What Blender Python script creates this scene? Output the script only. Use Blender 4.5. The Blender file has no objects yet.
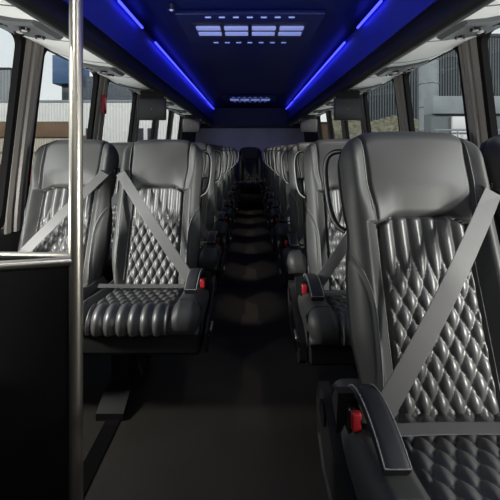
import bpy, math, random
import numpy as np
random.seed(4)
C = bpy.context.scene.collection
PI = math.pi

# ------------------------------------------------------------------ materials
def mat(name, col, rough=.5, metal=0., spec=.5, bump=None, emit=None, estr=0., coat=0., noise=None, coatr=.2):
    m = bpy.data.materials.new(name); m.use_nodes = True
    nt = m.node_tree; N = nt.nodes; L = nt.links
    b = N['Principled BSDF']
    b.inputs['Base Color'].default_value = (*col, 1)
    b.inputs['Roughness'].default_value = rough
    b.inputs['Metallic'].default_value = metal
    b.inputs['Specular IOR Level'].default_value = spec
    b.inputs['Coat Weight'].default_value = coat
    b.inputs['Coat Roughness'].default_value = coatr
    if emit:
        b.inputs['Emission Color'].default_value = (*emit, 1)
        b.inputs['Emission Strength'].default_value = estr
    tc = N.new('ShaderNodeTexCoord')
    if noise:                                     # colour mottling (scale, amount)
        nz = N.new('ShaderNodeTexNoise'); nz.inputs['Scale'].default_value = noise[0]; nz.inputs['Detail'].default_value = 5
        L.new(tc.outputs['Object'], nz.inputs['Vector'])
        r = N.new('ShaderNodeValToRGB')
        a = noise[1]
        r.color_ramp.elements[0].position = .3; r.color_ramp.elements[1].position = .7
        r.color_ramp.elements[0].color = (*[c*(1-a) for c in col], 1)
        r.color_ramp.elements[1].color = (*[min(1, c*(1+a)) for c in col], 1)
        L.new(nz.outputs['Fac'], r.inputs['Fac']); L.new(r.outputs['Color'], b.inputs['Base Color'])
    if bump:                                      # (kind, scale, strength)
        if bump[0] == 'voronoi':
            t = N.new('ShaderNodeTexVoronoi'); t.inputs['Scale'].default_value = bump[1]; out = t.outputs['Distance']
            L.new(tc.outputs['Object'], t.inputs['Vector'])
        elif bump[0] == 'weave':
            t = N.new('ShaderNodeTexWave'); t.inputs['Scale'].default_value = bump[1]; out = t.outputs['Fac']
            t.bands_direction = 'DIAGONAL'; t.inputs['Distortion'].default_value = .4
            L.new(tc.outputs['Object'], t.inputs['Vector'])
        else:
            t = N.new('ShaderNodeTexNoise'); t.inputs['Scale'].default_value = bump[1]; out = t.outputs['Fac']
            t.inputs['Detail'].default_value = 6
            L.new(tc.outputs['Object'], t.inputs['Vector'])
        bn = N.new('ShaderNodeBump'); bn.inputs['Strength'].default_value = bump[2]; bn.inputs['Distance'].default_value = .002
        L.new(out, bn.inputs['Height']); L.new(bn.outputs['Normal'], b.inputs['Normal'])
    return m

def stripe_mat(name, c1, c2, scale, axis='X', rough=.6, bump=.6, dist=.05):
    """vertical corrugation: wave bands in colour and bump"""
    m = bpy.data.materials.new(name); m.use_nodes = True
    nt = m.node_tree; N = nt.nodes; L = nt.links; b = N['Principled BSDF']
    b.inputs['Roughness'].default_value = rough; b.inputs['Specular IOR Level'].default_value = .05
    tc = N.new('ShaderNodeTexCoord'); w = N.new('ShaderNodeTexWave')
    w.bands_direction = axis; w.inputs['Scale'].default_value = scale; w.inputs['Distortion'].default_value = 0
    L.new(tc.outputs['Object'], w.inputs['Vector'])
    r = N.new('ShaderNodeValToRGB'); r.color_ramp.elements[0].color = (*c1, 1); r.color_ramp.elements[1].color = (*c2, 1)
    r.color_ramp.elements[0].position = .25; r.color_ramp.elements[1].position = .75
    L.new(w.outputs['Fac'], r.inputs['Fac']); L.new(r.outputs['Color'], b.inputs['Base Color'])
    bn = N.new('ShaderNodeBump'); bn.inputs['Strength'].default_value = bump; bn.inputs['Distance'].default_value = dist
    L.new(w.outputs['Fac'], bn.inputs['Height']); L.new(bn.outputs['Normal'], b.inputs['Normal'])
    return m

def glass_mat():
    m = bpy.data.materials.new('window_glass'); m.use_nodes = True
    nt = m.node_tree; N = nt.nodes; L = nt.links
    N.remove(N['Principled BSDF'])
    t = N.new('ShaderNodeBsdfTransparent'); t.inputs['Color'].default_value = (.90, .94, .95, 1)
    g = N.new('ShaderNodeBsdfGlossy'); g.inputs['Roughness'].default_value = .02
    mx = N.new('ShaderNodeMixShader'); mx.inputs['Fac'].default_value = .05
    L.new(t.outputs[0], mx.inputs[1]); L.new(g.outputs[0], mx.inputs[2])
    L.new(mx.outputs[0], N['Material Output'].inputs['Surface'])
    return m

M = dict(
    leather=mat('black_leather', (.043, .044, .0425), .50, spec=.34, bump=('voronoi', 420, .10), noise=(6, .10)),
    quilt=mat('quilted_black_leather', (.058, .059, .0575), .38, spec=.6, bump=('voronoi', 420, .08)),
    thread=mat('grey_piping', (.20, .20, .20), .5),
    hpipe=mat('pale_handle_edge', (.27, .27, .265), .45),
    plastic=mat('black_plastic', (.008, .008, .008), .6, spec=.3, bump=('noise', 300, .1)),
    gloss=mat('black_gloss_plastic', (.006, .006, .006), .22),
    belt=mat('grey_webbing', (.062, .062, .061), .6, bump=('weave', 260, .08)),
    strap=mat('black_woven_armrest', (.011, .012, .014), .55, bump=('weave', 330, .15)),
    red=mat('red_button', (.27, .008, .013), .45),
    chrome=mat('brushed_chrome', (.70, .66, .57), .36, metal=1., bump=('noise', 60, .004)),
    panel=mat('black_panel', (.004, .004, .004), .35),
    floor=mat('dark_rubber_floor', (.024, .0212, .0175), .6, spec=.25, noise=(3, .2), bump=('noise', 90, .25)),
    ceiling=mat('navy_ceiling', (.004, .010, .10), .42, spec=.3, noise=(2, .1)),  # navy, with some of the LED glow put into the colour
    rackface=mat('rack_face', (.022, .032, .42), .35, spec=.5),  # blue LED glow put into the base colour
    racklip=mat('rack_lip', (.012, .012, .013), .4),
    rackunder=mat('rack_underside', (.90, .90, .87), .55, bump=('voronoi', 160, .4), noise=(1.6, .12)),
    monitor=mat('monitor_housing', (.035, .034, .036), .5), unit=mat('service_unit', (.10, .105, .11), .4),
    dark=mat('dark_trim', (.015, .015, .016), .4),
    post=mat('grey_pillar', (.16, .15, .137), .5, bump=('noise', 40, .1)),
    rubber=mat('window_rubber', (.006, .006, .006), .9, spec=.08),
    wallm=mat('dark_wall_panel', (.012, .012, .012), .6),
    rear=mat('rear_wall', (.62, .62, .74), .6, noise=(1.5, .15)),
    led=mat('blue_led', (.1, .1, .4), .4, emit=(.035, .042, 1.), estr=4.),
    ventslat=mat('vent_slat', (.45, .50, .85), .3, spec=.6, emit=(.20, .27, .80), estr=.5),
    ventdark=mat('vent_dark', (.010, .012, .05), .3),
    lens=mat('lamp_lens', (.6, .6, .58), .2),
    screen=mat('screen_glass', (.05, .048, .05), .35),
    glass=glass_mat(),
)

# ------------------------------------------------------------------ mesh helpers
class MB:
    def __init__(s): s.v = []; s.f = []; s.sm = []
    def add(s, V, F, smooth=False):
        o = len(s.v); s.v += [tuple(map(float, p)) for p in V]
        s.f += [tuple(int(i)+o for i in f) for f in F]; s.sm += [smooth]*len(F)
    def box(s, x0, x1, y0, y1, z0, z1, bev=0.):
        if x0 > x1: x0, x1 = x1, x0
        if y0 > y1: y0, y1 = y1, y0
        b = min(bev, (x1-x0)*.45, (y1-y0)*.45, (z1-z0)*.45)
        if b <= 0:
            V = [(x, y, z) for z in (z0, z1) for y in (y0, y1) for x in (x0, x1)]
            F = [(0,2,3,1), (4,5,7,6), (0,1,5,4), (2,6,7,3), (0,4,6,2), (1,3,7,5)]
            s.add(V, F)
        else:
            s.loft([rrect(x0+d, x1-d, y0+d, y1-d, max(b-d, .0005), z) for z, d in
                    ((z0, b), (z0+.3*b, .3*b), (z0+b, 0), (z1-b, 0), (z1-.3*b, .3*b), (z1, b))], True)
    def loft(s, rings, caps=True, closed=True, smooth=True):
        n = len(rings[0]); V = [p for r in rings for p in r]; F = []
        for i in range(len(rings)-1):
            for j in range(n if closed else n-1):
                k = (j+1) % n
                F.append((i*n+j, i*n+k, (i+1)*n+k, (i+1)*n+j))
        s.add(V, F, smooth)
        if caps and closed:
            s.add(rings[0], [tuple(range(n))[::-1]]); s.add(rings[-1], [tuple(range(n))])
    def tube(s, pts, r, n=12, closed=False):
        P = [np.array(p, float) for p in pts]; m = len(P); rings = []
        up = None
        for i in range(m):
            a = P[(i-1) % m] if (closed or i > 0) else P[i]
            b = P[(i+1) % m] if (closed or i < m-1) else P[i]
            t = b-a; t /= np.linalg.norm(t)
            if up is None:
                up = np.array((0, 0, 1.)) if abs(t[2]) < .9 else np.array((1., 0, 0))
            up = up-t*up.dot(t); up /= np.linalg.norm(up); w = np.cross(t, up)
            rr = r[i] if hasattr(r, '__len__') else r
            rings.append([tuple(P[i]+rr*(math.cos(2*PI*k/n)*up+math.sin(2*PI*k/n)*w)) for k in range(n)])
        if closed: rings.append(rings[0])
        s.loft(rings, not closed)
    def ribbon(s, pts, wdir, w, th):
        P = [np.array(p, float) for p in pts]; m = len(P); rings = []
        for i in range(m):
            t = P[min(i+1, m-1)]-P[max(i-1, 0)]; t /= np.linalg.norm(t)
            wd = np.array(wdir[i] if hasattr(wdir[0], '__len__') else wdir, float)
            wd = wd-t*wd.dot(t); wd /= np.linalg.norm(wd); nn = np.cross(t, wd)
            rings.append([tuple(P[i]+a*wd*w/2+b*nn*th/2) for a, b in ((-1,-.5), (-.94,-1), (.94,-1), (1,-.5), (1,.5), (.94,1), (-.94,1), (-1,.5))])
        s.loft(rings, True, smooth=False)
    def prism(s, poly, x0, x1, bev=0.):
        """poly in (y,z), extruded along x, with slightly inset ends"""
        c = np.mean(np.array(poly), 0)
        def ring(x, k): return [(x, c[0]+(p[0]-c[0])*k, c[1]+(p[1]-c[1])*k) for p in poly]
        if bev:
            s.loft([ring(x0, .94), ring(x0+bev, 1), ring(x1-bev, 1), ring(x1, .94)], True, smooth=False)
        else:
            s.loft([ring(x0, 1), ring(x1, 1)], True, smooth=False)
    def build(s, name, m, parent=None, weld=False):
        me = bpy.data.meshes.new(name); me.from_pydata(s.v, [], s.f)
        me.polygons.foreach_set('use_smooth', s.sm)
        me.materials.append(m); me.update()
        import bmesh
        bm = bmesh.new(); bm.from_mesh(me)
        bmesh.ops.recalc_face_normals(bm, faces=bm.faces[:]); bm.to_mesh(me); bm.free()
        o = bpy.data.objects.new(name, me); C.objects.link(o)
        if parent is not None: o.parent = parent
        return o

def rrect(x0, x1, y0, y1, r, z, n=5):
    r = min(r, (x1-x0)/2, (y1-y0)/2); P = []
    for cx, cy, a0 in ((x1-r, y1-r, 0), (x0+r, y1-r, PI/2), (x0+r, y0+r, PI), (x1-r, y0+r, 1.5*PI)):
        for k in range(n):
            a = a0+PI/2*k/(n-1); P.append((cx+r*math.cos(a), cy+r*math.sin(a), z))
    return P

def grid_faces(nu, nv):
    j, i = np.meshgrid(np.arange(nv-1), np.arange(nu-1), indexing='ij')
    a = j*nu+i
    return np.stack([a, a+1, a+nu+1, a+nu], -1).reshape(-1, 4)

def submesh(name, V, F, m, parent, flip=False):
    idx = np.unique(F); remap = -np.ones(len(V), int); remap[idx] = np.arange(len(idx))
    F2 = remap[F]
    if flip: F2 = F2[:, ::-1]
    me = bpy.data.meshes.new(name); me.from_pydata(V[idx].tolist(), [], F2.tolist())
    me.polygons.foreach_set('use_smooth', [True]*len(F2)); me.materials.append(m); me.update()
    o = bpy.data.objects.new(name, me); C.objects.link(o)
    if parent is not None: o.parent = parent
    return o

def thing(name, label, cat, loc=(0,0,0), group=None):
    o = bpy.data.objects.new(name, None); C.objects.link(o); o.empty_display_size = .1
    o.location = loc; o['label'] = label; o['category'] = cat
    if group: o['group'] = group
    return o
def tag(o, label, cat, group=None):
    o['label'] = label; o['category'] = cat
    if group: o['group'] = group
    return o
def struct(o): o['kind'] = 'structure'; return o

def dup(root, loc, label, group=None):
    r = root.copy(); C.objects.link(r); r.location = loc; r['label'] = label
    if group: r['group'] = group
    for ch in list(root.children):
        c = ch.copy(); C.objects.link(c); c.parent = r
        for g in list(ch.children):
            d = g.copy(); C.objects.link(d); d.parent = c
    return r

def sst(x, a, b):
    t = np.clip((x-a)/(b-a), 0, 1); return t*t*(3-2*t)

# ------------------------------------------------------------------ seat surfaces (local: floor origin, front towards -y)
LB = .785
TV = np.array((0, .325, .946)); NV = np.array((0, -.946, .325)); B0 = np.array((0, .332, .41))
INS = .127; VH = .520

def quilt(u, P, wx):
    a = u/wx+P; b = u/wx-P
    da = np.abs(np.sin(PI*a)); db = np.abs(np.sin(PI*b))
    return np.power(np.clip(da*db, 0, 1), .5)

def ramp_phase(t, t0, t1, period):
    """phase whose slope eases from 0 (straight flutes) to 1/period (diamonds)"""
    k = np.linspace(0, 2, 4001); s = sst(k, t0, t1)/period
    c = np.concatenate([[0], np.cumsum((s[1:]+s[:-1])/2*(k[1]-k[0]))])
    return np.interp(t, k, c)

def groove(d, w=.005, dep=.006): return -dep*np.exp(-(d/w)**2)

def backrest_data():
    nu, nv = 151, 201
    s = np.linspace(-1, 1, nu)
    s = np.sign(s)*(1-(1-np.abs(s))**1.15)          # denser at the edges
    q = np.linspace(0, 1, nv)
    V0 = LB*q
    r = .105
    def half(v):
        w = .192+.027*sst(v, 0, .22)
        w = w-.006*np.exp(-((v-.47)/.07)**2)
        k = np.clip(v-(LB-r), 0, r)
        return w-r+np.sqrt(np.maximum(r*r-k*k, 0))
    S, Vv = np.meshgrid(s, V0)
    W = half(Vv); U = S*W
    Vv = Vv+(.016*(1-(U/.24)**2)-.0)*sst(Vv, LB-.25, LB)      # arched top
    # distance to outline
    full = .192+.027*sst(Vv, 0, .22)
    ex = full-np.abs(U); ey = np.maximum((LB+.016*(1-(U/.24)**2))-Vv, 0)
    inx = np.maximum(r-ex, 0); iny = np.maximum(r-ey, 0)
    e = np.where((inx > 0) & (iny > 0), r-np.sqrt(inx**2+iny**2), np.minimum(ex, ey)); e = np.maximum(e, 0)
    aU = np.abs(U)
    # insert with quilting
    t = VH-Vv
    P = ramp_phase(np.maximum(t, 0), .06, .24, .080)
    Q = quilt(U, P, INS*2/6)
    # corner-rounded top of the insert
    topc = VH-.020*sst(aU, INS-.05, INS)-.0
    d_ins = np.minimum(INS-aU, topc-Vv)             # >0 inside the insert
    head_low = VH+.0*U
    ins = .006+.015*Q*sst(d_ins, 0, .012)
    bol = .046*sst(aU, INS, INS+.05)+.006
    bol = bol*(1-.25*sst(Vv, .16, 0))
    headz = .040+.012*np.cos(np.clip(U/.15, -1, 1)*PI/2)*np.sin(np.clip((Vv-VH)/(LB-VH), 0, 1)*PI)
    wing = .056+.010*sst(aU, .15, .20)
    seam_u = .150-.012*sst(Vv, VH+.10, VH)+.006*sst(Vv, VH+.15, LB)
    hd = np.where(aU < seam_u, headz, headz*(1-sst(aU, seam_u-.004, seam_u+.045))+wing*sst(aU, seam_u-.004, seam_u+.045))
    mh = .35*sst(Vv, topc-.004, topc+.02)+.65*sst(Vv, topc-.01, topc+.10)              # blend headrest up from insert
    mh_b = sst(Vv, VH-.02, VH+.09)
    h_side = bol*(1-mh_b)+hd*mh_b
    m = mh+(mh_b-mh)*sst(aU, INS-.09, INS+.05)
    base = np.where(Vv < topc, np.where(aU < INS, .006, bol), .012+.040*sst(aU, INS-.08, INS+.05))
    h = np.where(d_ins > 0, ins, base*(1-m)+hd*m)
    # seams
    h = h+groove(np.where(Vv > topc-.006, np.abs(aU-seam_u), 1), .0045, .008)
    h = h+groove(np.abs(d_ins), .005, .007)*np.where(Vv < VH+.03, 1, 0)
    cs = .178+.066*np.clip((Vv-.26)/.20, 0, 1)**1.8  # crescent side seam
    h = h+groove(np.where(Vv < .46, np.abs(aU-cs), 1), .0045, .007)
    h = h-.006*np.where(Vv < .46, sst(aU, cs, cs+.004), 0)
    # round over at the outline
    R = .055
    k = np.clip(1-e/R, 0, 1)
    h = h-(.085)*(1-np.sqrt(np.maximum(1-k*k, 0)))
    V = B0+Vv[..., None]*TV+h[..., None]*NV
    V[..., 0] += U
    V = V.reshape(-1, 3); F = grid_faces(nu, nv)
    cU = aU.reshape(-1)[F].mean(1); cV = Vv.reshape(-1)[F].mean(1); cD = d_ins.reshape(-1)[F].mean(1)
    cS = seam_u.reshape(-1)[F].mean(1); 
    isins = cD > 0
    ishead = (~isins) & (cU < cS) & (cV > VH-.06) 
    return V, F, isins, ishead, (nu, nv, U, Vv)

BK = backrest_data()

def back_shell():
    """dark rear shell closing the backrest behind"""
    V, F, _, _, (nu, nv, U, Vv) = BK
    G = V.reshape(nv, nu, 3)
    loop = [G[j, 0] for j in range(nv)]+[G[nv-1, i] for i in range(1, nu)]+[G[j, nu-1] for j in range(nv-2, -1, -1)]
    loop = loop[::3]
    mb = MB(); c = np.mean(loop, 0); rings = [[tuple(p) for p in loop]]
    for k, dep in ((1.0, .012), (.99, .035), (.95, .05), (.8, .056), (.4, .058)):
        rings.append([tuple(c+(p-c)*np.array((k, 1, 1))*(1 if k > .9 else k/.95)-NV*dep) if k > .9 else tuple(c+(p-c)*k-NV*dep) for p in loop])
    mb.loft(rings, True)
    return mb

def cushion_data(wl=.219, wr=.219):
    # path in (y,z) from the junction forward, over the front roll, down the front
    pts = []
    for k in range(61): 
        a = k/60; pts.append((.43-.375*a, .430+.030*a-.008*math.sin(a*PI)))
    cy, cz, r = .058, .405, .055
    for k in range(1, 25):
        a = math.radians(80+k/24*105); pts.append((cy+r*math.cos(a), cz+r*math.sin(a)))
    for k in range(1, 5): pts.append((.004+.002*k, .400-.007*k))
    P = np.array(pts)
    # resample evenly
    d = np.concatenate([[0], np.cumsum(np.linalg.norm(np.diff(P, axis=0), axis=1))]); Lt = d[-1]
    nv = 130; q = np.linspace(0, Lt, nv)
    Y = np.interp(q, d, P[:, 0]); Z = np.interp(q, d, P[:, 1])
    T = np.stack([np.gradient(Y), np.gradient(Z)], 1); T /= np.linalg.norm(T, axis=1)[:, None]
    Nn = np.stack([T[:, 1], -T[:, 0]], 1)           # outward
    if Nn[5, 1] < 0: Nn = -Nn
    nu = 141; s = np.linspace(-1, 1, nu); s = np.sign(s)*(1-(1-np.abs(s))**1.2)
    S, Qv = np.meshgrid(s, q)
    W = np.where(S < 0, wl, wr)-.010*sst(Qv, .40, Lt); U = S*W; aU = np.abs(U)
    tt = .47-Qv                                      # distance back from the front edge
    Pp = ramp_phase(np.maximum(tt, 0), .06, .16, .080)
    wI = .165
    Qh = quilt(U, Pp, wI*2/7)
    d_ins = wI-aU
    ins = .004+.015*Qh*sst(d_ins, 0, .012)
    bol = .006+.030*sst(aU, wI, wI+.035)*sst(Qv, Lt, .36)
    h = np.where(d_ins > 0, ins, bol)+groove(np.abs(d_ins), .005, .007)
    k = np.clip(1-(W-aU)/.045, 0, 1)
    h = h-.06*(1-np.sqrt(np.maximum(1-k*k, 0)))
    h = h*sst(Lt-Qv, -.001, .015)-.004*(Qv > Lt-.006)
    V = np.zeros((nv, nu, 3)); V[..., 0] = U
    V[..., 1] = Y[:, None]+h*Nn[:, 0][:, None]; V[..., 2] = Z[:, None]+h*Nn[:, 1][:, None]
    # side edges drop vertically by replacing the last columns
    V = V.reshape(-1, 3); F = grid_faces(nu, nv)
    isins = d_ins.reshape(-1)[F].mean(1) > 0
    return V, F, isins, (nu, nv)
CU = {(0): cushion_data(), 1: cushion_data(.287, .219), -1: cushion_data(.219, .287)}

def make_seat(s, aisle, label):
    """s=+1: belt anchored at +x (aisle at -x); s=-1 mirrored. aisle: with armrest and grab handle"""
    root = thing('coach_seat', label, 'seat')
    fl = (s < 0)
    # backrest
    V, F, ii, hh, info = BK
    sh = back_shell().build('backrest_shell', M['plastic'], root)
    bk = submesh('backrest', V, F[(~ii) & (~hh)], M['leather'], root)
    submesh('quilted_insert', V, F[ii], M['quilt'], bk)
    submesh('headrest', V, F[hh], M['leather'], root)
    G = V.reshape(info[1], info[0], 3); Ug, Vg = info[2], info[3]
    def along(fu, v0, v1, off=.0012):
        P = []
        for j in range(0, info[1], 3):
            vm = Vg[j, info[0]//2]
            u = fu(vm)
            if v0 <= vm <= v1 and abs(u) < Ug[j, -1]-.004:
                P.append(tuple(np.array([np.interp(u, Ug[j], G[j, :, k]) for k in range(3)])+off*NV))
        return P
    for sg in (-1, 1):
        st = MB(); st.tube(along(lambda v: sg*(.150-.012*(1-min(1, max(0, (v-VH)/.1)))+.0085), VH, LB-.02), .0011, 5); st.build('stitching', M['thread'], bk)
        st = MB(); st.tube(along(lambda v: sg*(INS+.0075), .05, VH-.03), .0011, 5); st.build('stitching', M['thread'], bk)
        st = MB(); st.tube(along(lambda v: sg*(.178+.066*min(1, max(0, (v-.26)/.20))**1.8-.007), .05, .44), .0011, 5); st.build('stitching', M['thread'], bk)
    # cushion
    V, F, ii, (nu, nv) = CU[s if aisle else 0]
    cu = submesh('seat_cushion', V, F[ii], M['quilt'], root)
    fx = V[F].mean(1)[:, 0]
    for sg in (-1, 1): submesh('bolster', V, F[(~ii) & (fx*sg > 0)], M['leather'], cu)
    G = V.reshape(nv, nu, 3)
    for c in (0, nu-1):
        a = G[:, c]; mb = MB()
        mb.loft([[tuple(p) for p in a[::3]], [(p[0]*.99, p[1], min(p[2], .37)-.02) for p in a[::3]]], False, closed=False)
        mb.build('side_skirt', M['leather'], cu)
    # base tray
    b = MB()
    b.prism([(.04, .40), (.026, .372), (.022, .30), (.05, .275), (.36, .275), (.46, .30), (.47, .42), (.43, .42), (.40, .38)], -.278 if aisle and s > 0 else -.215, .278 if aisle and s < 0 else .215, .008)
    b.build('seat_base', M['plastic'], root)
    # shoulder belt
    ax = s
    tb = MB()
    A = np.array((ax*.194, .462, .980)); Bk = np.array((-ax*.228, .235, .482))
    pts = [np.array((ax*.198, .56, .995)), np.array((ax*.196, .505, .993))]
    for k in range(13):
        a = k/12; p = A*(1-a)+Bk*a; p[1] -= .018*math.sin(a*PI)
        pts.append(p)
    wd = (ax*.80, -.19, -.58)
    tb.ribbon(pts, wd, .049, .0022)
    belt = tb.build('shoulder_belt', M['belt'], root)
    g = MB(); g.box(ax*.208-.017, ax*.208+.017, .525, .60, .955, 1.005, .010)
    g.build('belt_guide', M['gloss'], belt)
    lb = MB(); lp = []
    for k in range(13):
        a = k/12; lp.append((ax*(-.218+.425*a), .225+.02*math.sin(a*PI), .486-.010*math.sin(a*PI)))
    lb.ribbon(lp, (0, .97, .12), .031, .0022)
    lap = lb.build('lap_belt', M['belt'], root)
    bx = .262 if aisle else .218; bu = MB(); bu.box(-ax*bx-.015, -ax*bx+.015, .255, .310, .41, .510, .008)
    buck = bu.build('buckle', M['gloss'], root)
    rb = MB(); rb.box(-ax*bx-.011, -ax*bx+.011, .243, .260, .466, .508, .004)
    rb.build('release_button', M['red'], buck)
    # aisle or wall side cover with recline pivot
    for sd in ((-ax,) if aisle else ()):
        c = MB()
        poly = [(.04, .30), (.05, .36), (.12, .395), (.24, .40), (.31, .43), (.37, .47), (.43, .46), (.46, .40), (.44, .31), (.38, .265), (.08, .265)]
        c.prism(poly, sd*.291, sd*.307, .006)
        sc = c.build('side_cover', M['plastic'], root)
        for pq in (0, 1):
            c2 = MB(); c2.tube([(sd*.307, .38, .41), (sd*.314, .38, .41)], .030, 20) if pq else c2.tube([(sd*.307, .09, .335), (sd*.312, .09, .335)], .013, 16)
            c2.build('pivot_cap', M['gloss'], sc)
        c3 = MB(); c3.box(sd*.307, sd*.318, .12, .19, .33, .346, .005); c3.build('recline_lever', M['chrome'], sc)
        # armrest : arched woven strap
        path = [(.335, .380), (.345, .425), (.340, .475), (.318, .512), (.285, .532), (.245, .540), (.20, .540), (.160, .532), (.125, .520), (.103, .508)]
        P = np.array(path); dd = np.concatenate([[0], np.cumsum(np.linalg.norm(np.diff(P, axis=0), axis=1))])
        q = np.linspace(0, dd[-1], 34); PY = np.interp(q, dd, P[:, 0]); PZ = np.interp(q, dd, P[:, 1])
        for _ in range(3):
            PY[1:-1] = (PY[:-2]+2*PY[1:-1]+PY[2:])/4; PZ[1:-1] = (PZ[:-2]+2*PZ[1:-1]+PZ[2:])/4
        rings = []; e1 = []; e2 = []; cx = sd*.232
        for i in range(len(q)):
            ty = PY[min(i+1, 33)]-PY[max(i-1, 0)]; tz = PZ[min(i+1, 33)]-PZ[max(i-1, 0)]
            l = math.hypot(ty, tz); ny, nz = tz/l, -ty/l       # outward (up)
            if nz < 0 and i > 12: ny, nz = -ny, -nz
            hw = .0255; th = .014
            prof = [(-hw, -.6), (-hw, .55), (-hw*.9, .9), (-hw*.5, 1.0), (0, 1.04), (hw*.5, 1.0), (hw*.9, .9), (hw, .55), (hw, -.6), (hw*.85, -1), (-hw*.85, -1)]
            rings.append([(cx+a, PY[i]+ny*b_*th, PZ[i]+nz*b_*th) for a, b_ in prof])
            e1.append((cx-hw*.96, PY[i]+ny*.86*th, PZ[i]+nz*.86*th)); e2.append((cx+hw*.96, PY[i]+ny*.86*th, PZ[i]+nz*.86*th))
        am = MB(); am.loft(rings, True)
        ar = am.build('armrest', M['strap'], root)
        pm = MB(); pm.tube(e1, .0016, 6); pm.tube(e2, .0016, 6)
        i0 = -1; pm.tube([e1[i0], e2[i0]], .0016, 6); pm.build('piping', M['thread'], ar)
        cv = MB(); cv.prism([(.31, .36), (.36, .40), (.358, .47), (.325, .515), (.28, .53), (.29, .47), (.30, .40)], sd*.259, sd*.292, .004)
        cv.build('armrest_bracket', M['plastic'], ar)
        # grab handle: D loop beside the headrest
        hl = []
        def wp(x, v, hh_): 
            p = B0+v*TV+hh_*NV; return (sd*x, p[1], p[2])
        for x, v in ((.205, .735), (.232, .732), (.252, .715), (.262, .68), (.262, .62), (.258, .56), (.250, .52), (.238, .495), (.215, .48)):
            hl.append(wp(x, v, -.03))
        HP = np.array(hl); d2 = np.linspace(0, len(hl)-1, 30)
        HP = np.stack([np.interp(d2, np.arange(len(hl)), HP[:, k]) for k in range(3)], 1)
        for _ in range(2): HP[1:-1] = (HP[:-2]+2*HP[1:-1]+HP[2:])/4
        h = MB(); h.tube(HP, .0085, 10); hd = h.build('grab_handle', M['plastic'], root)
        p2 = MB(); p2.tube([(x+sd*.004, y-.0065, z) for x, y, z in HP], .0034, 6); p2.build('piping', M['hpipe'], hd)
    # pedestal (only the aisle seat carries the shared leg)
    if aisle:
        l = MB()
        l.box(ax*.05, ax*.13, .17, .30, .05, .285, .01)
        l.box(-.20, .22, .12, .36, .262, .285, .006)
        l.build('leg', M['plastic'], root)
        l = MB(); l.prism([(.06, .0), (.06, .03), (.14, .07), (.34, .07), (.44, .03), (.44, 0)], ax*.04, ax*.14, .006)
        l.build('foot', M['plastic'], root)
        l = MB(); l.tube([(-ax*.01, .14, .27), (-ax*.02, .10, .21), (-ax*.035, .09, .17)], .008, 8); l.build('recline_cable', M['plastic'], root)
    return root

ORD = ['first', 'second', 'third', 'fourth', 'fifth', 'sixth', 'seventh', 'eighth', 'ninth']
XA, XW = .502, .956
XAL, XWL = .480, .950
G_ = 'black quilted coach seats'
protoRA = make_seat(+1, True, ''); protoLA = make_seat(-1, True, '')
protoRW = make_seat(-1, False, ''); protoLW = make_seat(+1, False, '')
def place(proto, used, loc, label):
    if not used: 
        proto.location = loc; proto['label'] = label; proto['group'] = G_; return proto
    return dup(proto, loc, label, G_)
nR = 8; nL = 7
RY = [.54+.75*k for k in range(nR)]; LY = [1.36+.75*k for k in range(nL)]
for k, y in enumerate(RY):
    which = ['nearest, largest', 'second'][k] if k < 2 else ORD[k]
    row = 'front' if k == 0 else ORD[k]
    place(protoRA, k > 0, (XA, y, 0), f'black quilted leather aisle seat in the {row} row right of the aisle')
    place(protoRW, k > 0, (XW, y, 0), f'black quilted leather window seat in the {row} row right of the aisle')
for k, y in enumerate(LY):
    row = 'front' if k == 0 else ORD[k]
    place(protoLA, k > 0, (-XAL, y, 0), f'black quilted leather aisle seat in the {row} row left of the aisle')
    place(protoLW, k > 0, (-XWL, y, 0), f'black quilted leather window seat in the {row} row left of the aisle')
YB = 6.62
for x, nm in ((-XW, 'left window'), (-XA, 'left inner'), (0, 'middle'), (XA, 'right inner'), (XW, 'right window')):
    dup(protoRW if x <= 0 else protoLW, (x, YB, 0), f'black quilted leather seat in the rear row, {nm} place' if x else 'black quilted leather seat in the rear row closing off the aisle end', G_)
pd = MB(); pd.box(-1.26, 1.26, YB+.04, YB+.55, 0, .274, .01)
struct(pd.build('trim_rear_seat_plinth', M['panel']))

# ------------------------------------------------------------------ bus shell
Y0, Y1 = -2.4, 7.75
def wx(z): return 1.285-.115*max(0, min(1.3, (z-.70)/1.0))**1.15        # tumblehome
b = MB(); b.box(-1.32, 1.32, Y0, Y1, -.06, 0); struct(b.build('floor', M['floor']))
for sd, nm in ((-1, 'left'), (1, 'right')):
    b = MB()
    b.loft([[(sd*1.285, y, -.06), (sd*1.285, y, .69), (sd*1.33, y, .69), (sd*1.33, y, -.06)] for y in (Y0, Y1)], True, smooth=False)
    z = [1.70, 1.82, 1.95, 2.06]
    b.loft([[(sd*wx(zz), y, zz) for zz in z]+[(sd*(wx(zz)+.05), y, zz) for zz in z[::-1]] for y in (Y0, Y1)], True, smooth=False)
    struct(b.build('wall_'+nm, M['wallm']))
    b = MB(); b.prism([(Y0, .0), (Y0, .10), (Y1, .10), (Y1, .0)], sd*1.262, sd*1.284); struct(b.build('baseboard_'+nm, M['dark']))
    b = MB(); b.box(sd*.555-.03, sd*.555+.03, .2 if sd > 0 else 1.0, YB, .0, .006, .002); struct(b.build('trim_seat_track_'+nm, M['gloss']))
# rear wall
b = MB(); b.box(-1.3, 1.3, Y1, Y1+.05, 0, 2.06)
struct(b.build('wall_rear', M['rear']))
b = MB(); b.prism([(Y1-.001, 1.58), (Y1-.22, 1.62), (Y1-.25, 2.0), (Y1-.001, 2.0)], -1.2, 1.2); struct(b.build('trim_rear_bulkhead', M['ceiling']))
b = MB(); b.box(-1.3, 1.3, Y0-.05, Y0, 0, 1.15); b.box(-1.3, 1.3, Y0-.05, Y0, 1.85, 2.06)
struct(b.build('wall_front', M['wallm']))
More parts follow.
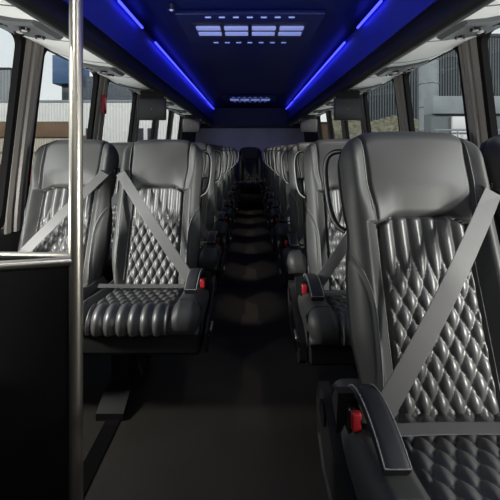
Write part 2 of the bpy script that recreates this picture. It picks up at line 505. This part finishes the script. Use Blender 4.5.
# ceiling
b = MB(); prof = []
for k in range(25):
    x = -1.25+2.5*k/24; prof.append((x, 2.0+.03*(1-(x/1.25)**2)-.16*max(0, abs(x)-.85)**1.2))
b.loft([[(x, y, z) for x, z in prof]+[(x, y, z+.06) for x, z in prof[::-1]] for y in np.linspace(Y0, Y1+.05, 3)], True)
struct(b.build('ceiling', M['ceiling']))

# pillars and windows
postsL = [.42, 1.90, 2.80, 3.70, 4.50, 5.30, 6.10]
postsR = [.30, 1.88, 2.76, 3.70, 4.50, 5.30, 6.10]
wn = 1; tn = 1
def onwall(sd, y, z, off=0.): return (sd*(wx(z)+off), y, z)
for sd, posts in ((-1, postsL), (1, postsR)):
    zs = [.66, .78, .95, 1.15, 1.35, 1.55, 1.74]
    for py in posts:
        b = MB(); hw = .072
        # ridged pillar section: (y offset, inward offset)
        sec = [(-hw, .03), (-hw, -.012), (-hw*.62, -.018), (-hw*.5, -.008), (-hw*.28, -.008), (-hw*.18, -.026), (hw*.18, -.026), (hw*.28, -.008), (hw*.5, -.008), (hw*.62, -.018), (hw, -.012), (hw, .03)]
        b.loft([[onwall(sd, py+a, z, o) for a, o in sec] for z in zs], True, smooth=False)
        struct(b.build(f'trim_{tn}_pillar', M['post'])); tn += 1
    b = MB(); b.loft([[onwall(sd, y, z, o) for z in zs for o in (0,)]+[onwall(sd, y, z, .04) for z in zs[::-1]] for y in (Y0, posts[0]-.05)], True, smooth=False)
    b.loft([[onwall(sd, y, z, o) for z in zs for o in (0,)]+[onwall(sd, y, z, .04) for z in zs[::-1]] for y in (posts[-1]+.05, Y1)], True, smooth=False)
    struct(b.build(f'wall_front_{"left" if sd < 0 else "right"}', M['wallm']))
    ys = [Y0]+posts+[Y1]
    for i in range(1, len(ys)-1):
        a, c = ys[i]+(.07 if i else 0), ys[i+1]-(.07 if i < len(ys)-2 else 0)
        def rr(inset, r):
            P = []
            for (y, z, _z) in rrect(a+inset, c-inset, .69+inset, 1.72-inset, r, 0, 6): P.append((y, z))
            return P
        fr = MB(); o1 = rr(0, .05); i1 = rr(.032, .06)
        fr.loft([[onwall(sd, y, z, .03) for y, z in o1], [onwall(sd, y, z, -.004) for y, z in o1], [onwall(sd, y, z, -.004) for y, z in i1], [onwall(sd, y, z, .03) for y, z in i1]], False, smooth=False)
        f = fr.build(f'window_{wn}', M['rubber']); struct(f)
        g = MB()
        zz = np.linspace(.70, 1.71, 8)
        g.loft([[onwall(sd, a+.01, z, .018), onwall(sd, c-.01, z, .018)] for z in zz], False, closed=False)
        p = g.build('pane', M['glass'], f)
        wn += 1

# ------------------------------------------------------------------ luggage racks
def rack(sd, nm):
    t = thing('luggage_rack', f'overhead luggage rack with blue LED strip along the {nm} side of the ceiling', 'luggage rack', (0, 0, 0))
    ya, yb = Y0, Y1-.02
    b = MB()   # curved face from the lip up to the ceiling, LED blue in its colour
    P = []
    for k in range(11):
        a = k/10; P.append((.815-.035*a+.012*math.sin(a*PI), 1.735+.255*a))
    b.loft([[(sd*x, y, z) for x, z in P]+[(sd*(x+.03), y, z) for x, z in P[::-1]] for y in (ya, yb)], True)
    b.build('rack_face', M['rackface'], t)
    b = MB()   # dark lower lip
    P = [(.815, 1.745), (.801, 1.738), (.797, 1.650), (.806, 1.618), (.830, 1.610), (.850, 1.618), (.850, 1.745)]
    b.loft([[(sd*x, y, z) for x, z in P] for y in (ya, yb)], True)
    b.build('rack_lip', M['racklip'], t)
    b = MB()   # trim line in the LED-tinted face colour
    b.tube([(sd*.796, ya, 1.745), (sd*.796, yb, 1.745)], .006, 8); b.build('trim_line', M['rackface'], t)
    b = MB()   # underside panels between service units
    P = [(.848, 1.622), (.95, 1.632), (1.06, 1.652), (1.185, 1.690), (1.185, 1.72), (.848, 1.66)]
    b.loft([[(sd*x, y, z) for x, z in P] for y in (ya, yb)], True, smooth=False)
    un = b.build('underside_panel', M['rackunder'], t)
    for y in np.arange(.85, yb, .42):
        b = MB(); b.loft([[(sd*x, yy, z-.0015) for x, z in P[:4]]+[(sd*x, yy, z+.004) for x, z in P[:4][::-1]] for yy in (y-.004, y+.004)], True, smooth=False); b.build('panel_seam', M['dark'], un)
    for y in [1.52+.8*k for k in range(-2, 8)]:
        b = MB()
        Q = [(.86, 1.622), (.88, 1.606), (.98, 1.612), (1.10, 1.640), (1.135, 1.660), (1.135, 1.69), (.86, 1.65)]
        b.loft([[(sd*x, yy, z+dz) for x, z in Q] for yy, dz in ((y-.11, .008), (y-.09, 0), (y+.09, 0), (y+.11, .008))], True, smooth=False)
        u = b.build('service_unit', M['unit'], t)
        for yy in (y-.055, y+.055):
            for (xx, zz) in ((.945, 1.608), (1.04, 1.626)):
                b = MB(); b.tube([(sd*xx, yy, zz+.006), (sd*xx, yy, zz-.008)], [.024, .020], 16); b.build('reading_light', M['gloss'], u)
        for yy in (y-.055, y+.055):
            b = MB(); b.tube([(sd*.945, yy, 1.604), (sd*.945, yy, 1.598)], .012, 12); b.build('lamp_lens', M['lens'], u)
        b = MB(); b.box(sd*1.0-.008, sd*1.0+.008, y-.012, y+.012, 1.607, 1.618, .002)
        b.build('button', M['lens'], u)
    for a, c in ((.2, 1.75), (2.02, 2.46), (2.80, 6.0), (6.18, 7.35)):
        b = MB(); b.tube([(sd*.757, a, 1.960), (sd*.757, c, 1.960)], .0085, 8); b.build('led_strip', M['led'], t)
    return t
rack(-1, 'left'); rack(1, 'right')

# flip-down monitors
for sd, nm in ((-1, 'left'), (1, 'right')):
    for y, w in ((3.02, 'nearer'), (5.05, 'farther')):
        x = sd*.845
        t = thing('monitor', f'{w} dark flip-down monitor hanging under the {nm} luggage rack', 'monitor', (x, y, 1.362))
        b = MB(); b.box(-.122, .122, -.016, .016, -.005, .185, .010); b.build('housing', M['monitor'], t)
        b = MB(); b.box(-.106, .106, -.0185, -.015, .012, .170, .002); b.build('screen', M['screen'], t)
        b = MB(); b.box(-.10, .10, -.012, .02, .18, .246, .004); b.build('hinge_mount', M['plastic'], t)
        b = MB(); b.tube([(0, -.021, .09), (0, -.0185, .09)], .006, 12); b.build('emblem_dot', M['thread'], t)

# ceiling vents
for y, nm, w in ((2.60, 'nearer and larger blue-lit ceiling vent with two rows of four pale slats', .40), (6.15, 'far ceiling vent above the rear rows with pale slats', .36)):
    t = thing('ceiling_vent', nm, 'vent', (0, y, 2.0))
    b = MB(); b.box(-w-.10, w+.10, -.30, .34, -.012, .03, .012); b.build('frame', M['ceiling'], t)
    b = MB(); b.box(-w, w, -.16, .16, -.018, .0, .006); b.build('grille', M['ventdark'], t)
    for k in range(4):
        xc = -w*.75+w*.5*k
        for yy in (-.075, .045):
            b = MB(); b.loft([rrect(xc-w*.215, xc+w*.215, yy-.030, yy+.030, .008, -.017), rrect(xc-w*.215, xc+w*.215, yy-.030, yy+.030, .008, -.027)], True, smooth=False)
            b.build('slat', M['ventslat'], t)
    b = MB()
    for k in range(7):
        b.box(-.28+.093*k-.02, -.28+.093*k+.02, -.27, -.255, -.018, -.01, .003)
        b.box(-.28+.093*k-.02, -.28+.093*k+.02, .28, .295, -.018, -.01, .003)
    b.build('louvre_ticks', M['ventslat'], t)
for sd in (-1,):
    t = thing('ceiling_speaker', f'small round ceiling speaker {"left" if sd<0 else "right"} of the nearer vent', 'speaker', (sd*.50, 2.22, 2.0))
    b = MB(); b.tube([(0, 0, .02), (0, 0, -.012)], [.03, .026], 20); b.build('rim', M['ventdark'], t)
    b = MB(); b.tube([(0, 0, -.012), (0, 0, -.016)], [.012, .01], 20); b.build('grille', M['ventslat'], t)

# ------------------------------------------------------------------ entrance partition with rail and pole
t = thing('entrance_partition', 'black entrance partition with curved chrome rail and floor-to-ceiling chrome pole', 'partition', (-.5, 1.0, 0))
px, pY = -.497, 1.0
def L(p): return (p[0]+.5, p[1]-1.0, p[2])
pole = MB(); pole.tube([L((px, pY, 0)), L((px, pY, .5)), L((px, pY, 1.2)), L((px, pY, 2.02))], .0182, 24); pole.build('pole', M['chrome'], t)
fl = MB(); fl.tube([L((px, pY, 0)), L((px, pY, .012)), L((px, pY, .02))], [.045, .045, .024], 24); fl.build('pole_flange', M['chrome'], t)
def fr(a):   # front rail plan curve: from the pole bowing towards the camera
    x = px-a*.78; y = pY-.005-.085*math.sin(min(1, a*1.35)*PI/2)
    return x, y
rail = MB()
pts = [L((*fr(k/20), .785)) for k in range(21)]
rail.tube(pts, .0125, 16); 
rail.tube([L((px, pY+.005, .797)), L((px-.78, pY+.03, .797))], .0085, 14)
rail.build('rail', M['chrome'], t)
pn = MB()
A = [fr(k/20) for k in range(21)]
ringF = [(x, y) for x, y in A]; ringB = [(x, y+.020) for x, y in A[::-1]]
pn.loft([[L((x, y, z)) for x, y in ringF+ringB] for z in (.0, .778)], True, smooth=False)
pn.build('front_panel', M['panel'], t)
pb = MB(); pb.loft([[L((x, y, z)) for x, y in ((px, pY-.002), (px-.78, pY+.02), (px-.78, pY+.035), (px, pY+.012))] for z in (.0, .790)], True, smooth=False)
pb.build('back_panel', M['panel'], t)

# emergency hammer on the second left pillar
t = thing('emergency_hammer', 'small red emergency hammer on the left window pillar beside the chrome pole', 'hammer', (-(wx(1.46)-.034), 2.80, 1.40))
b = MB(); b.box(-.012, .010, -.03, .03, -.01, .14, .006); b.build('holder', M['red'], t)
b = MB(); b.box(.008, .014, -.012, .012, .02, .12, .003); b.build('handle', mat('pale_red', (.7, .2, .2), .4), t)

# ------------------------------------------------------------------ outside
EX = .50
def mate(n, c, *a, **k): k.setdefault('spec', .08); return mat(n, tuple(EX*x for x in c), *a, **k)
def stripe_e(n, c1, c2, *a, **k): return stripe_mat(n, tuple(EX*x for x in c1), tuple(EX*x for x in c2), *a, **k)
GZ = -1.25
b = MB(); b.box(-80, 80, -20, 120, GZ-.1, GZ); struct(b.build('ground', mat('grey_asphalt', (.16, .16, .165), .9, noise=(.5, .2), bump=('noise', 20, .3))))
whitecor = stripe_e('white_corrugated', (.42, .42, .42), (.75, .75, .73), 2.2)
slate = stripe_e('slate_corrugated', (.040, .048, .060), (.12, .14, .165), 2.0)
slate2 = stripe_e('slate_corrugated_light', (.012, .015, .018), (.085, .10, .11), 1.0)
greycor = stripe_e('grey_corrugated', (.10, .11, .12), (.32, .34, .36), 2.0)
cream = stripe_e('cream_slats', (.26, .23, .18), (.48, .44, .36), 2.6)
bluem = mate('blue_tower', (.05, .10, .20), .5); brown = mate('brown_beam', (.13, .085, .055), .8, noise=(1, .2)); pale = mate('pale_concrete', (.22, .245, .26), .8, noise=(.6, .12)); 
white = mate('white_paint', (.62, .63, .63), .6); darkm = mate('dark_opening', (.03, .03, .035), .5); gravel = mate('gravel_bank', (.13, .125, .09), .95, noise=(3, .5), bump=('noise', 8, 1))

for sd, n in ((-1, 'left'), (1, 'right')):
    b = MB(); b.box(sd*1.6, sd*7.0, -4, 16, GZ, GZ+.06, .02); struct(b.build('floor_bounce_strip_'+n, mat('white_bounce', (.85, .84, .81), .8, noise=(1, .08))))  # added out-of-view strip, bounces light up onto the rack undersides
t = thing('fence', 'cream slatted fence with a wide brown beam on top, seen through the left window', 'fence', (-17, 26, GZ))
b = MB(); b.box(-9, 4.0, -.08, .08, 0, 3.3, .02); b.build('slat_panel', cream, t)
b = MB(); b.box(-9, 4.0, -.25, .25, 3.3, 4.45, .03); b.build('top_beam', brown, t)
b = MB(); b.box(-9, 4.0, -.2, -.08, 2.15, 2.3, .02); b.build('middle_rail', pale, t)
t = thing('warehouse', 'long white corrugated warehouse wall outside the left windows', 'building', (-17, 33, GZ))
b = MB(); b.box(-14, 10.5, 0, 4, 0, 6.9, .05); b.build('wall', whitecor, t)
b = MB(); b.box(-14.1, 10.6, -.08, 4.1, 6.85, 7.05, .02); b.build('parapet', pale, t)
for x in (2.0, 6.5, 7.8):
    b = MB(); b.box(x-.45, x+.45, -.06, .05, 2.2, 4.4, .02); b.build('window', darkm, t)
b = MB(); b.box(0.6, 2.4, -.5, .02, 0, 3.7, .02); b.build('door_shed', brown, t)
t = thing('office_block', 'dark slate corrugated block rising behind the white warehouse with a blue stair tower', 'building', (-16, 42, GZ))
b = MB(); b.box(-6.6, 8.5, 0, 8, 0, 11.2, .05); b.build('wall', slate, t)
b = MB(); b.box(-7.4, -4.6, -.6, 3, 10.2, 13.6, .05); b.build('stair_tower', bluem, t)
t = thing('silo_shed', 'tall grey ribbed shed at the far left edge of the left window', 'building', (-29, 38, GZ))
b = MB(); b.box(-6, 3.0, 0, 1.0, 0, 11.2, .05); b.build('wall', greycor, t)
b = MB(); b.box(-6, 3.05, -.1, 1.1, 11.1, 11.3, .02); b.build('roof_edge', darkm, t)
# parked red car
t = thing('parked_car', 'small red car parked by the cream fence outside the left window', 'car', (-15.9, 22.5, GZ))
redc = mate('red_car_paint', (.38, .03, .035), .3, coat=.5)
b = MB()
prof = [(-2.1, .35), (-2.15, .75), (-1.9, .95), (-1.1, 1.02), (-.55, 1.5), (.9, 1.52), (1.6, 1.05), (2.05, .95), (2.1, .4)]
b.loft([[(x, y, z if k or z < 1.1 else z-.05) for x, z in prof] for k, y in ((0, -.82), (1, -.7), (1, .7), (0, .82))], True, smooth=False); b.build('body', redc, t)
b = MB(); b.loft([[(x, y, z) for x, z in ((-.95, 1.05), (-.5, 1.44), (.85, 1.46), (1.35, 1.05))] for y in (-.84, .84)], True, smooth=False); b.build('side_windows', darkm, t)
for x in (-1.35, 1.35):
    for y in (-.8, .8):
        b = MB(); b.tube([(x, y-.1, .33), (x, y+.1, .33)], .33, 20); b.build('wheel', darkm, t)

t = thing('factory_hall', 'dark slate ribbed factory hall filling the view outside the right windows', 'building', (24, 42, GZ))
b = MB(); b.box(-13, 22, 0, 8, 0, 16, .05); b.build('wall', slate2, t)
b = MB(); b.box(-13.1, 22, -.1, 8, 15.9, 16.3, .02); b.build('roof_edge', darkm, t)
t = thing('silo', 'pale round silo column in front of the ribbed hall on the right', 'silo', (15.3, 30, GZ))
b = MB(); b.tube([(0, 0, 0), (0, 0, 10.6)], .78, 28); b.build('shaft', pale, t)
b = MB()
for z in (2, 4, 6, 8, 10): b.tube([(.8*math.cos(a), .8*math.sin(a), z) for a in np.linspace(0, 2*PI, 28, endpoint=False)], .05, 6, True)
b.build('hoop', mate('hoop_grey', (.25, .27, .28), .5, metal=.5), t)
t = thing('loading_dock', 'pale concrete loading dock with white door beside the silo on the right', 'building', (22, 27.5, GZ))
b = MB(); b.box(-7.6, 9, 0, 1.5, 5.2, 6.6, .04); b.build('parapet', pale, t)
b = MB(); b.box(-7.6, 9, .3, 1.5, 0, 5.2, .03); b.build('recess_wall', mate('dock_grey', (.12, .135, .14), .7), t)
b = MB(); b.box(-6.0, -4.8, .1, .4, 4.0, 5.0, .03); b.box(-6.0, -4.8, .15, .4, 3.2, 3.9, .03); b.build('door_panel', white, t)
b = MB(); b.tube([(-7.6, -.2, 3.9), (9, -.2, 3.9)], .07, 8)
for x in np.arange(-7.4, 9, 1.6): b.tube([(x, -.2, 0), (x, -.2, 3.9)], .05, 8)
b.build('guard_rail', pale, t)
b = MB()
nx, ny = 40, 10; V = []
rs = np.random.RandomState(3)
for j in range(ny):
    for i in range(nx):
        x = 8.5+10*i/(nx-1); a = j/(ny-1); V.append((x, 33+4*a, GZ+5.6*a**.6+rs.rand()*.18+.3*math.sin(x*.9)*a))
b.add(V, grid_faces(nx, ny), True)
tag(b.build('gravel_bank', gravel), 'olive grey gravel bank at the foot of the ribbed hall, right side', 'bank')
t = thing('brick_shed', 'low brown brick shed behind the gravel bank far down the right side', 'building', (7.0, 38, GZ))
b = MB(); b.box(-3.0, 2.2, 0, 3, 0, 5.2, .04); b.build('wall', brown, t)
b = MB(); b.box(-3.1, 2.3, -.1, 3.1, 5.2, 5.4, .02); b.build('roof', darkm, t)

# ------------------------------------------------------------------ light
w = bpy.data.worlds.new('World'); bpy.context.scene.world = w; w.use_nodes = True
nt = w.node_tree; bg = nt.nodes['Background']
tc = nt.nodes.new('ShaderNodeTexCoord'); sp = nt.nodes.new('ShaderNodeSeparateXYZ'); rp = nt.nodes.new('ShaderNodeValToRGB')
nt.links.new(tc.outputs['Generated'], sp.inputs[0]); nt.links.new(sp.outputs['Z'], rp.inputs['Fac']); nt.links.new(rp.outputs['Color'], bg.inputs['Color'])
rp.color_ramp.elements[0].position = 0; rp.color_ramp.elements[0].color = (.88, .88, .85, 1)
rp.color_ramp.elements[1].position = .5; rp.color_ramp.elements[1].color = (.62, .72, .78, 1)
bg.inputs['Strength'].default_value = 1.05

def sun(name, d, s, col, ang):
    l = bpy.data.lights.new(name, 'SUN'); l.energy = s; l.color = col; l.angle = math.radians(ang)
    o = bpy.data.objects.new(name, l); C.objects.link(o)
    from mathutils import Vector
    o.rotation_euler = Vector(d).to_track_quat('-Z', 'Y').to_euler(); return o
SUN = 5.; WIN = 1.2; BOX = 2.8; LOW = 13.
az, el = math.radians(57), math.radians(20)
for sd, n in ((1, 'sun_left'), (-1, 'sun_right')):  # mirrored suns; one is added so both window sides are lit
    sun(n, (sd*math.sin(az)*math.cos(el), math.cos(az)*math.cos(el), -math.sin(el)), SUN, (1, .97, .92), 4)
def spot(name, loc, aim, e, ang):
    from mathutils import Vector
    l = bpy.data.lights.new(name, 'SPOT'); l.energy = e; l.spot_size = math.radians(ang); l.spot_blend = .6; l.shadow_soft_size = .02; l.color = (1, .90, .76)
    o = bpy.data.objects.new(name, l); C.objects.link(o); o.location = loc
    o.rotation_euler = (Vector(aim)-Vector(loc)).to_track_quat('-Z', 'Y').to_euler(); return o
for k in range(8):
    y = 1.75+.75*k
    for sd in (-1, 1): spot('added_aisle_spot', (sd*.62, y, 1.93), (sd*.06, y, 0), 30 if k else 12, 19 if k else 26)  # added spots make the light patches on the aisle floor
def area(name, loc, rot, sx, sy, e, col):
    l = bpy.data.lights.new(name, 'AREA'); l.shape = 'RECTANGLE'; l.size = sx; l.size_y = sy; l.energy = e; l.color = col
    o = bpy.data.objects.new(name, l); C.objects.link(o); o.location = loc; o.rotation_euler = rot; return o
area('windscreen_light', (0, -2.2, 1.5), (math.radians(80), 0, 0), 2.2, 1.2, WIN, (1, .96, .90))

for sd, n in ((-1, 'left'), (1, 'right')):
    o = area('added_soft_light_'+n, (sd*.68, .0, 1.84), (0, 0, 0), .25, .3, BOX, (1, .99, .96))  # added soft light for the seats, no fixture here
    from mathutils import Vector
    o.rotation_euler = (Vector((-sd*.45, 2.2, .6))-o.location).to_track_quat('-Z', 'Y').to_euler()
for sd, y in ((-1, 1.20), (1, .38)):
    o = area('added_side_light', (sd*1.15, y, .78), (0, 0, 0), .10, .10, LOW, (1, .98, .94))  # added low light for the front seats and belt shadows
    o.rotation_euler = (Vector((sd*.45, y+.60, .80))-o.location).to_track_quat('-Z', 'Y').to_euler()
# ------------------------------------------------------------------ camera
cd = bpy.data.cameras.new('camera'); cam = bpy.data.objects.new('camera', cd); C.objects.link(cam)
cam.location = (0, 0, 1.10); cam.rotation_euler = (PI/2, 0, 0)
cd.sensor_width = 36; cd.lens = 36*350/500; cd.shift_y = -.20; cd.clip_start = .02; cd.clip_end = 300
sc = bpy.context.scene; sc.camera = cam
sc.view_settings.view_transform = 'Standard'; sc.view_settings.look = 'None'
sc.cycles.max_bounces = 8; sc.cycles.transparent_max_bounces = 24
sc.cycles.use_denoising = True; sc.cycles.sample_clamp_indirect = 4
